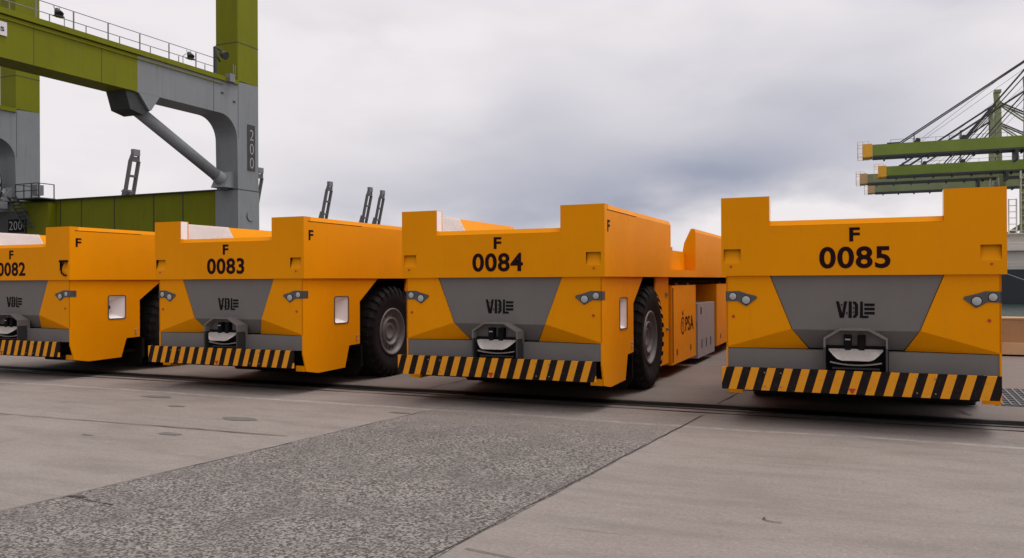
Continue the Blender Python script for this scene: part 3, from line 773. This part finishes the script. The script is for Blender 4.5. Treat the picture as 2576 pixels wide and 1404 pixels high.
# platform, cabinet, stairs by the far leg
bm = B(); box(bm, -42.2, -40.3, YF - 1.0, YF, 6.16, 6.22)
pf = yl('platform', bm, 'crane_dark')
bm = B()
for xx in (-42.15, -41.5, -40.9, -40.35): tube(bm, (xx, YF - .95, 6.2), (xx, YF - .95, 6.98), .03, 6)
for xx in (-42.15, -40.35): tube(bm, (xx, YF - .05, 6.2), (xx, YF - .05, 6.98), .03, 6); tube(bm, (xx, YF - .95, 6.97), (xx, YF - .05, 6.97), .025, 6)
for zz in (6.6, 6.98): tube(bm, (-42.15, YF - .95, zz), (-40.35, YF - .95, zz), .025, 6)
yl('railing', bm, 'crane_dark', pf)
bm = B(); box(bm, -41.45, -40.95, YF - .6, YF - .2, 6.4, 6.95); yl('cabinet', bm, 'galv', pf, bevel=.02)
bm = B()
for off in (0, .62):
    beam(bm, (-42.85 + off, YF - .9, 6.38), (-41.5 + off, YF - .9, 4.6), .05, .12)
for i in range(9):
    t_ = (i + .5) / 9; box(bm, -42.85 + 1.35 * t_, -42.23 + 1.35 * t_, YF - 1.0, YF - .75, 6.36 - 1.78 * t_, 6.39 - 1.78 * t_)
yl('stair', bm, 'crane_dark')
bm = B(); box(bm, -44.7, -42.1, YF - .45, YF - .1, 2.2, 5.6); bx = yl('drive_box', bm, 'crane_dark', bevel=.03)
bm = B(); box(bm, -43.42, -42.2, YF - .475, YF - .452, 4.46, 5.16); np_ = yl('number_plate', bm, 'black', bx)
bm = fit(text_mesh('200', -.012), -43.33, -42.32, 4.58, 5.05, (YF - .483, YF - .476), 'y'); yl('digits', bm, 'lightgrey', np_)
# cable reel
bm = B()
for rr_ in (.55, 1.0, 1.45):
    pv = None
    for i in range(33):
        a = 2 * pi * i / 32; p = Vector((-44.75 + rr_ * cos(a), YF - .9, 7.0 + rr_ * sin(a) * .95))
        if pv is not None: tube(bm, pv, p, .05, 6, cap=False)
        pv = p
for i in range(12):
    a = 2 * pi * i / 12; tube(bm, (-44.75, YF - .9, 7.0), (-44.75 + 1.45 * cos(a), YF - .9, 7.0 + 1.38 * sin(a)), .03, 6)
lathe_bm = bm
tube(bm, (-44.75, YF - 1.1, 7.0), (-44.75, YF - .1, 7.0), .3, 16)
yl('cable_reel', bm, 'crane_dark')
bm = B(); tube(bm, (-44.3, YF - 1.1, 6.9), (-43.6, YF - .6, 6.1), .16, 12); box(bm, -44.5, -43.5, YF - 1.0, YF - .45, 5.75, 6.15); tube(bm, (-43.5, YF - .9, 6.2), (-43.2, YF - .9, 7.2), .03, 6); tube(bm, (-44.0, YF - .95, 7.3), (-43.1, YF - .9, 6.5), .035, 6)
for i in range(7): tube(bm, (-43.9 + i * .13, YF - .5, 6.2 + .1 * (i % 3)), (-43.75 + i * .13, YF - .3, 7.0 - .12 * (i % 4)), .018, 5)
yl('reel_motor', bm, 'galv')
# floodlights, camera mast and plate on the cross beam
cbx = [o for o in bpy.data.objects if o.parent == yc and o.name.startswith('cross_beam')][0]
for yy, dy in ((11.55, .35), (18.1, -.3)):
    bm = B(); tube(bm, (XF - .05, yy + dy, 11.33), (XF - .05, yy + dy, 11.7), .015, 6); tube(bm, (XF - .05, yy + dy, 11.7), (XF, yy + dy * .5, 11.85), .015, 6)
    tube(bm, (XF - .02, yy - .12, 12.02), (XF + .05, yy - .10, 11.8), .015, 6); tube(bm, (XF - .02, yy + .12, 12.02), (XF + .05, yy + .10, 11.8), .015, 6)
    fl = yl('floodlight', bm, 'galv', cbx)
    bm = B(); tube(bm, (XF - .02, yy, 11.92), (XF + .12, yy, 11.70), .08, 14, .17); box(bm, XF - .02, XF + .2, yy - .17, yy + .17, 11.62, 11.655); yl('lamp_head', bm, 'crane_dark', fl)
bm = B(); box(bm, XF - .12, XF, 19.72, 19.84, 11.34, 12.62); tube(bm, (XF - .06, 19.78, 12.62), (XF - .06, 20.6, 12.45), .05, 8); tube(bm, (XF - .06, 19.78, 12.3), (XF - .06, 20.1, 12.0), .04, 8)
ml = yl('camera_mast', bm, 'crane_dark', lgx)
bm = B(); tube(bm, (XF - .06, 20.15, 12.4), (XF + .25, 20.15, 12.25), .13, 12, .2); yl('camera_head', bm, 'crane_dark', ml)
bm = B(); box(bm, XF, XF + .28, 20.38, 20.72, 11.16, 11.5); box(bm, XF + .02, XF + .3, 20.36, 20.76, 11.12, 11.155); tube(bm, (XF + .05, 20.85, 11.3), (XF + .05, 20.85, 12.05), .02, 6); tube(bm, (XF + .05, 20.98, 11.5), (XF + .05, 20.98, 12.0), .02, 6)
yl('work_lamp', bm, 'galv', lgx)
bm = B()
for yy, zz in ((20.15, 10.55), (20.95, 10.28)): box(bm, XF + .001, XF + .03, yy - .07, yy + .07, zz - .04, zz + .04)
yl('lifting_eye', bm, 'crane_dark', lgx)
bm = B(); box(bm, XF + .002, XF + .06, 8.2, 9.55, 10.36, 10.84); sg = yl('sign_plate', bm, 'plate_white', cbx)
bm = fit(text_mesh('cms', .02), 8.75, 9.45, 10.5, 10.66, (XF + .065, XF + .061), 'x'); yl('sign_letters', bm, 'crane_dark', sg)

# ------------------------------------------------------------------ far quay cranes with raised booms
def raised_crane():
    t = empty('raised_boom_crane')
    bm = B(); LE = .23   # lean, metres of x per metre of z
    def P(y, z, off=0): return (LE * (z - 97) + off, y, z)
    for s in (-1, 1):
        beam(bm, P(s * 3.6, 36), P(s * 3.6, 89), 1.5, 2.6); beam(bm, P(s * 3.6, 89), P(s * 2.4, 94), 1.5, 2.4)
    for z in (45, 55, 66, 78): beam(bm, P(-3.2, z), P(3.2, z), 2.2, 1.5)
    beam(bm, P(-3.4, 90), P(3.4, 90), 2.4, 3.4); link('boom', bm, 'far_grey_dark', t)
    bm = B(); box(bm, -2.2, .6, -2.9, 2.9, 92.5, 97); link('boom_tip', bm, 'far_grey', t)
    bm = B()
    for y in (-2.4, 2.4): beam(bm, (-20, y, 40), (-10, y, 68), 1.0, 1.0); beam(bm, (-10, y, 68), (-13, y, 40), 1.0, 1.0)
    beam(bm, (-10, -3, 68), (-10, 3, 68), 1.2, 1.2)
    link('apex_frame', bm, 'far_grey', t)
    bm = B()
    for y in (-9, 9):
        for x in (-14, -42): box(bm, x - .9, x + .9, y - .9, y + .9, 0, 40)
        box(bm, -42, -14, y - .8, y + .8, 14, 16)
    for x in (-14, -42): box(bm, x - .8, x + .8, -9, 9, 36, 38.5)
    link('portal_legs', bm, 'far_grey', t)
    bm = B(); box(bm, -60, -12, -3.4, 3.4, 38.6, 41.5); box(bm, -54, -40, -4, 4, 41.6, 47); link('girder', bm, 'far_grey', t)
    return t
rp = [(-486.3, 432.6, 1.0), (-471.6, 548, 1.0), (-477.4, 654.4, 1.0), (-469.8, 712.3, 1.0), (-474.4, 743, 1.0)]
rl = ['tall grey far crane with raised boom seen between the green beam and the diagonal brace',
      'grey far crane whose raised boom peeps out right of the crane leg marked 200',
      'grey far crane with raised boom, leftmost of the three above the vehicle numbered 0083',
      'grey far crane with raised boom, middle one of the three above the vehicle numbered 0083',
      'grey far crane with raised boom, rightmost of the three above the vehicle numbered 0083']
p0 = raised_crane()
for i, ((x, y, s), lb) in enumerate(zip(rp, rl)):
    o = p0 if i == 0 else copy_tree(p0)
    o.location = (x, y, 0); tag(o, lb, 'crane', 'grey quay cranes with raised booms far behind')

# ------------------------------------------------------------------ green ship-to-shore cranes, booms lowered towards the left
def quay_crane(green, yel):
    t = empty('quay_crane')
    bm = B(); H0, H1 = 38.45, 41.75
    for s in (-1, 1): box(bm, 3.0, 95, s * 2.2 - 1.0, s * 2.2 + 1.0, H0, H1)
    bmx = link('boom', bm, green, t)
    bm = B(); box(bm, 3.0, 95, -3.35, 3.35, H0 - .55, H0 - .02); 
    for x in range(6, 92, 6): box(bm, x, x + .5, -3.5, 3.5, H0 - 1.0, H0 - .6)
    link('boom_walkway', bm, 'quay_dark', bmx)
    bm = B(); box(bm, .2, 2.98, -3.4, 3.4, H0 - .3, H1 + .3); link('boom_tip', bm, yel, t)
    bm = B()
    for s in (-1, 1):
        for z in (H0 - .4, H0 + .8, H1, H1 + 1.0): tube(bm, (-1.1, s * 3.3, z), (2.0, s * 3.3, z), .055, 5)
        for x in (-1.1, .4, 2): tube(bm, (x, s * 3.3, H0 - .6), (x, s * 3.3, H1 + 1.0), .06, 5)
    for z in (H0 - .4, H0 + .8, H1, H1 + 1.0): tube(bm, (-1.1, -3.3, z), (-1.1, 3.3, z), .055, 5)
    link('tip_railing', bm, yel, t)
    bm = B()
    for x in range(8, 46, 6): tube(bm, (x, -3.3, H1), (x, -3.3, H1 + 1.1), .06, 5)
    tube(bm, (8, -3.3, H1 + 1.1), (46, -3.3, H1 + 1.1), .05, 5); box(bm, 7, 10.5, -3.2, 3.2, H1 + .0, H1 + .35)
    for x in (15.3, 27.3): lathe_c = tube(bm, (x, -2.4, H1 + .55), (x, 2.4, H1 + .55), .75, 14); tube(bm, (x - 1, -2.8, H1), (x - 1, -2.8, H1 + 2.6), .14, 6)
    tube(bm, (26.6, -3, H1), (26.6, -3, H1 + 2.6), .12, 5); tube(bm, (26.6, -3, H1 + 2.6), (27.6, -3, H1 + 2.7), .1, 5); tube(bm, (23.5, -3, H1), (23.5, -3, H1 + 1.6), .08, 5)
    box(bm, 40.0, 40.8, -3.5, 3.5, H0 - 3.4, H0 - .5)
    link('boom_fittings', bm, 'quay_dark', t)
    bm = B()
    AP = (47, 0, 66.0)
    for s in (-1, 1):
        A = Vector((AP[0], s * 1.6, AP[2]))
        tube(bm, (10, s * 2.2, H1), A, .20, 6); tube(bm, (27, s * 2.2, H1), A, .22, 6); tube(bm, (28, s * 2.2, H1), A - Vector((0, 0, 2)), .12, 6)
        tube(bm, A, (90, s * 2.2, H1), .3, 6)
        if s > 0: continue
        tube(bm, (15.6, s * 1.4, H1 + .6), A + Vector((0, 0, .8)), .05, 5); tube(bm, (16.4, s * .8, H1 + .5), A + Vector((0, 0, -2)), .05, 5); tube(bm, (29, s * 1, H1 + .5), A + Vector((0, 0, -5)), .05, 5)
    link('forestays', bm, 'quay_dark', t)
    bm = B()
    for s in (-1, 1):
        beam(bm, (47, s * 3.4, H1), (47, s * 1.5, 66), 1.7, 2.2); beam(bm, (76, s * 3.4, H1), (48, s * 1.5, 65), .45, .45)
        beam(bm, (47, s * 1.0, 64), (46.6, s * .8, 69.5), 1.3, 1.4)
    for z in (46, 51, 56, 61): box(bm, 46.2, 47.8, -3, 3, z, z + 1)
    box(bm, 45.8, 48, -1.9, 1.9, 69.4, 70.4)
    link('apex_mast', bm, 'quay_green_haze', t)  # mast paled in colour in place of haze
    for x in (47, 77):
        for s in (-1, 1):
            bm = B(); box(bm, x - 1.1, x + 1.1, s * 10 - .9, s * 10 + .9, .2, 38.4); link('leg', bm, green, t)
    bm = B()
    for s in (-1, 1): box(bm, 48.2, 75.8, s * 10 - .8, s * 10 + .8, 13, 15.4); beam(bm, (48, s * 10, 16), (76, s * 10, 36), 1, 1)
    for x in (47, 77): box(bm, x - .9, x + .9, -9, 9, 35.8, 38.2); box(bm, x - .9, x + .9, -9, 9, 13, 15.2)
    link('portal_beams', bm, green, t)
    bm = B(); box(bm, 64, 84, -4.5, 4.5, 42, 48.5); link('machinery_house', bm, green, t)
    # stair tower on the waterside leg
    bm = B()
    for (x, y) in ((43.2, -12.6), (45.8, -12.6), (43.2, -10.6), (45.8, -10.6)): box(bm, x - .12, x + .12, y - .12, y + .12, .2, 37)
    for k in range(14):
        z = 2 + k * 2.5
        box(bm, 43.1, 45.9, -12.7, -10.5, z, z + .14); tube(bm, (43.2, -12.65, z), (45.8, -12.65, z + 2.5) if k % 2 else (45.8, -12.65, z + .9), .08, 5)
        box(bm, 43.1, 45.9, -12.74, -12.66, z + 1.0, z + 1.1)
    link('stair_tower', bm, 'ship_cream', t)
    return t
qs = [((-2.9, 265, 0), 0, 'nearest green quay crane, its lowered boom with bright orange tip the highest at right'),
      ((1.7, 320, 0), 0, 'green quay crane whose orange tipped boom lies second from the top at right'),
      ((-4.7, 341, 0), 1, 'haze-faded green quay crane with dull tip reaching farthest left, third boom from the top'),
      ((-2.1, 380, 0), 1, 'green quay crane in haze-faded colour with the lowest and most distant boom at right')]
qa = quay_crane('quay_green', 'quay_yellow'); qb = quay_crane('quay_green_haze', 'barrier_top')  # far pair takes the green faded for haze
used = set()
for l_, k, lb in qs:
    src = (qa, qb)[k]; o = src if k not in used else copy_tree(src); used.add(k)
    o.location = l_; tag(o, lb, 'crane', 'green quay cranes across the water')

# ------------------------------------------------------------------ ship
sh = empty('cargo_ship', (22, 150, -2.4), 'dark hulled cargo ship with cream upperworks moored across the water at the right edge', 'ship')
def sl_(name, bm, m, **k): return loc(link(name, bm, m, sh, **k), sh)
bm = B(); prism(bm, [(10, 3.0), (36, 3.0), (35.4, -1), (34, -2.6), (12, -2.6), (10.6, -1)], 'y', 140, 330); h = sl_('hull', bm, 'hull')
bm = B(); box(bm, 14, 34, 142, 160, 3.0, 5.9); box(bm, 13, 35, 141.2, 161, 5.95, 6.15); box(bm, 16, 33, 144, 158, 6.2, 8.6); box(bm, 15, 34, 143, 159, 8.62, 8.8)
ac = sl_('accommodation', bm, 'ship_cream')
bm = B()
for i in range(8): box(bm, 15.5 + i * 2.2, 16.1 + i * 2.2, 141.95, 141.99, 4.4, 5.0)
for i in range(7): box(bm, 16.8 + i * 2.2, 18.2 + i * 2.2, 143.9, 143.97, 7.1, 7.9)
link('windows', bm, 'black', ac).matrix_parent_inverse = ac.matrix_parent_inverse
bm = B()
for i in range(11): tube(bm, (13 + i * 2.2, 141.3, 6.1), (13 + i * 2.2, 141.3, 7.2), .05, 5); tube(bm, (12 + i * 2.2, 140.3, 3.0), (12 + i * 2.2, 140.3, 4.1), .05, 5)
for z in (6.65, 7.2): tube(bm, (13, 141.3, z), (35, 141.3, z), .05, 5)
for z in (3.6, 4.1): tube(bm, (11, 140.3, z), (34, 140.3, z), .05, 5)
sl_('deck_railing', bm, 'ship_cream')
bm = B()
for x in (18.6, 20.4, 24, 27):
    for dx in (0, 1.1):
        tube(bm, (x + dx, 146, 8.8), (x + dx, 146, 14.5 if x < 22 else 18), .12, 5)
    for k in range(6): tube(bm, (x, 146, 9.4 + k), (x + 1.1, 146, 9.4 + k), .08, 5)
sl_('mast', bm, 'ship_cream')
bm = B(); tube(bm, (18.4, 139.9, 2.7), (25, 120, -1.2), .06, 5); sl_('mooring_line', bm, 'galv')
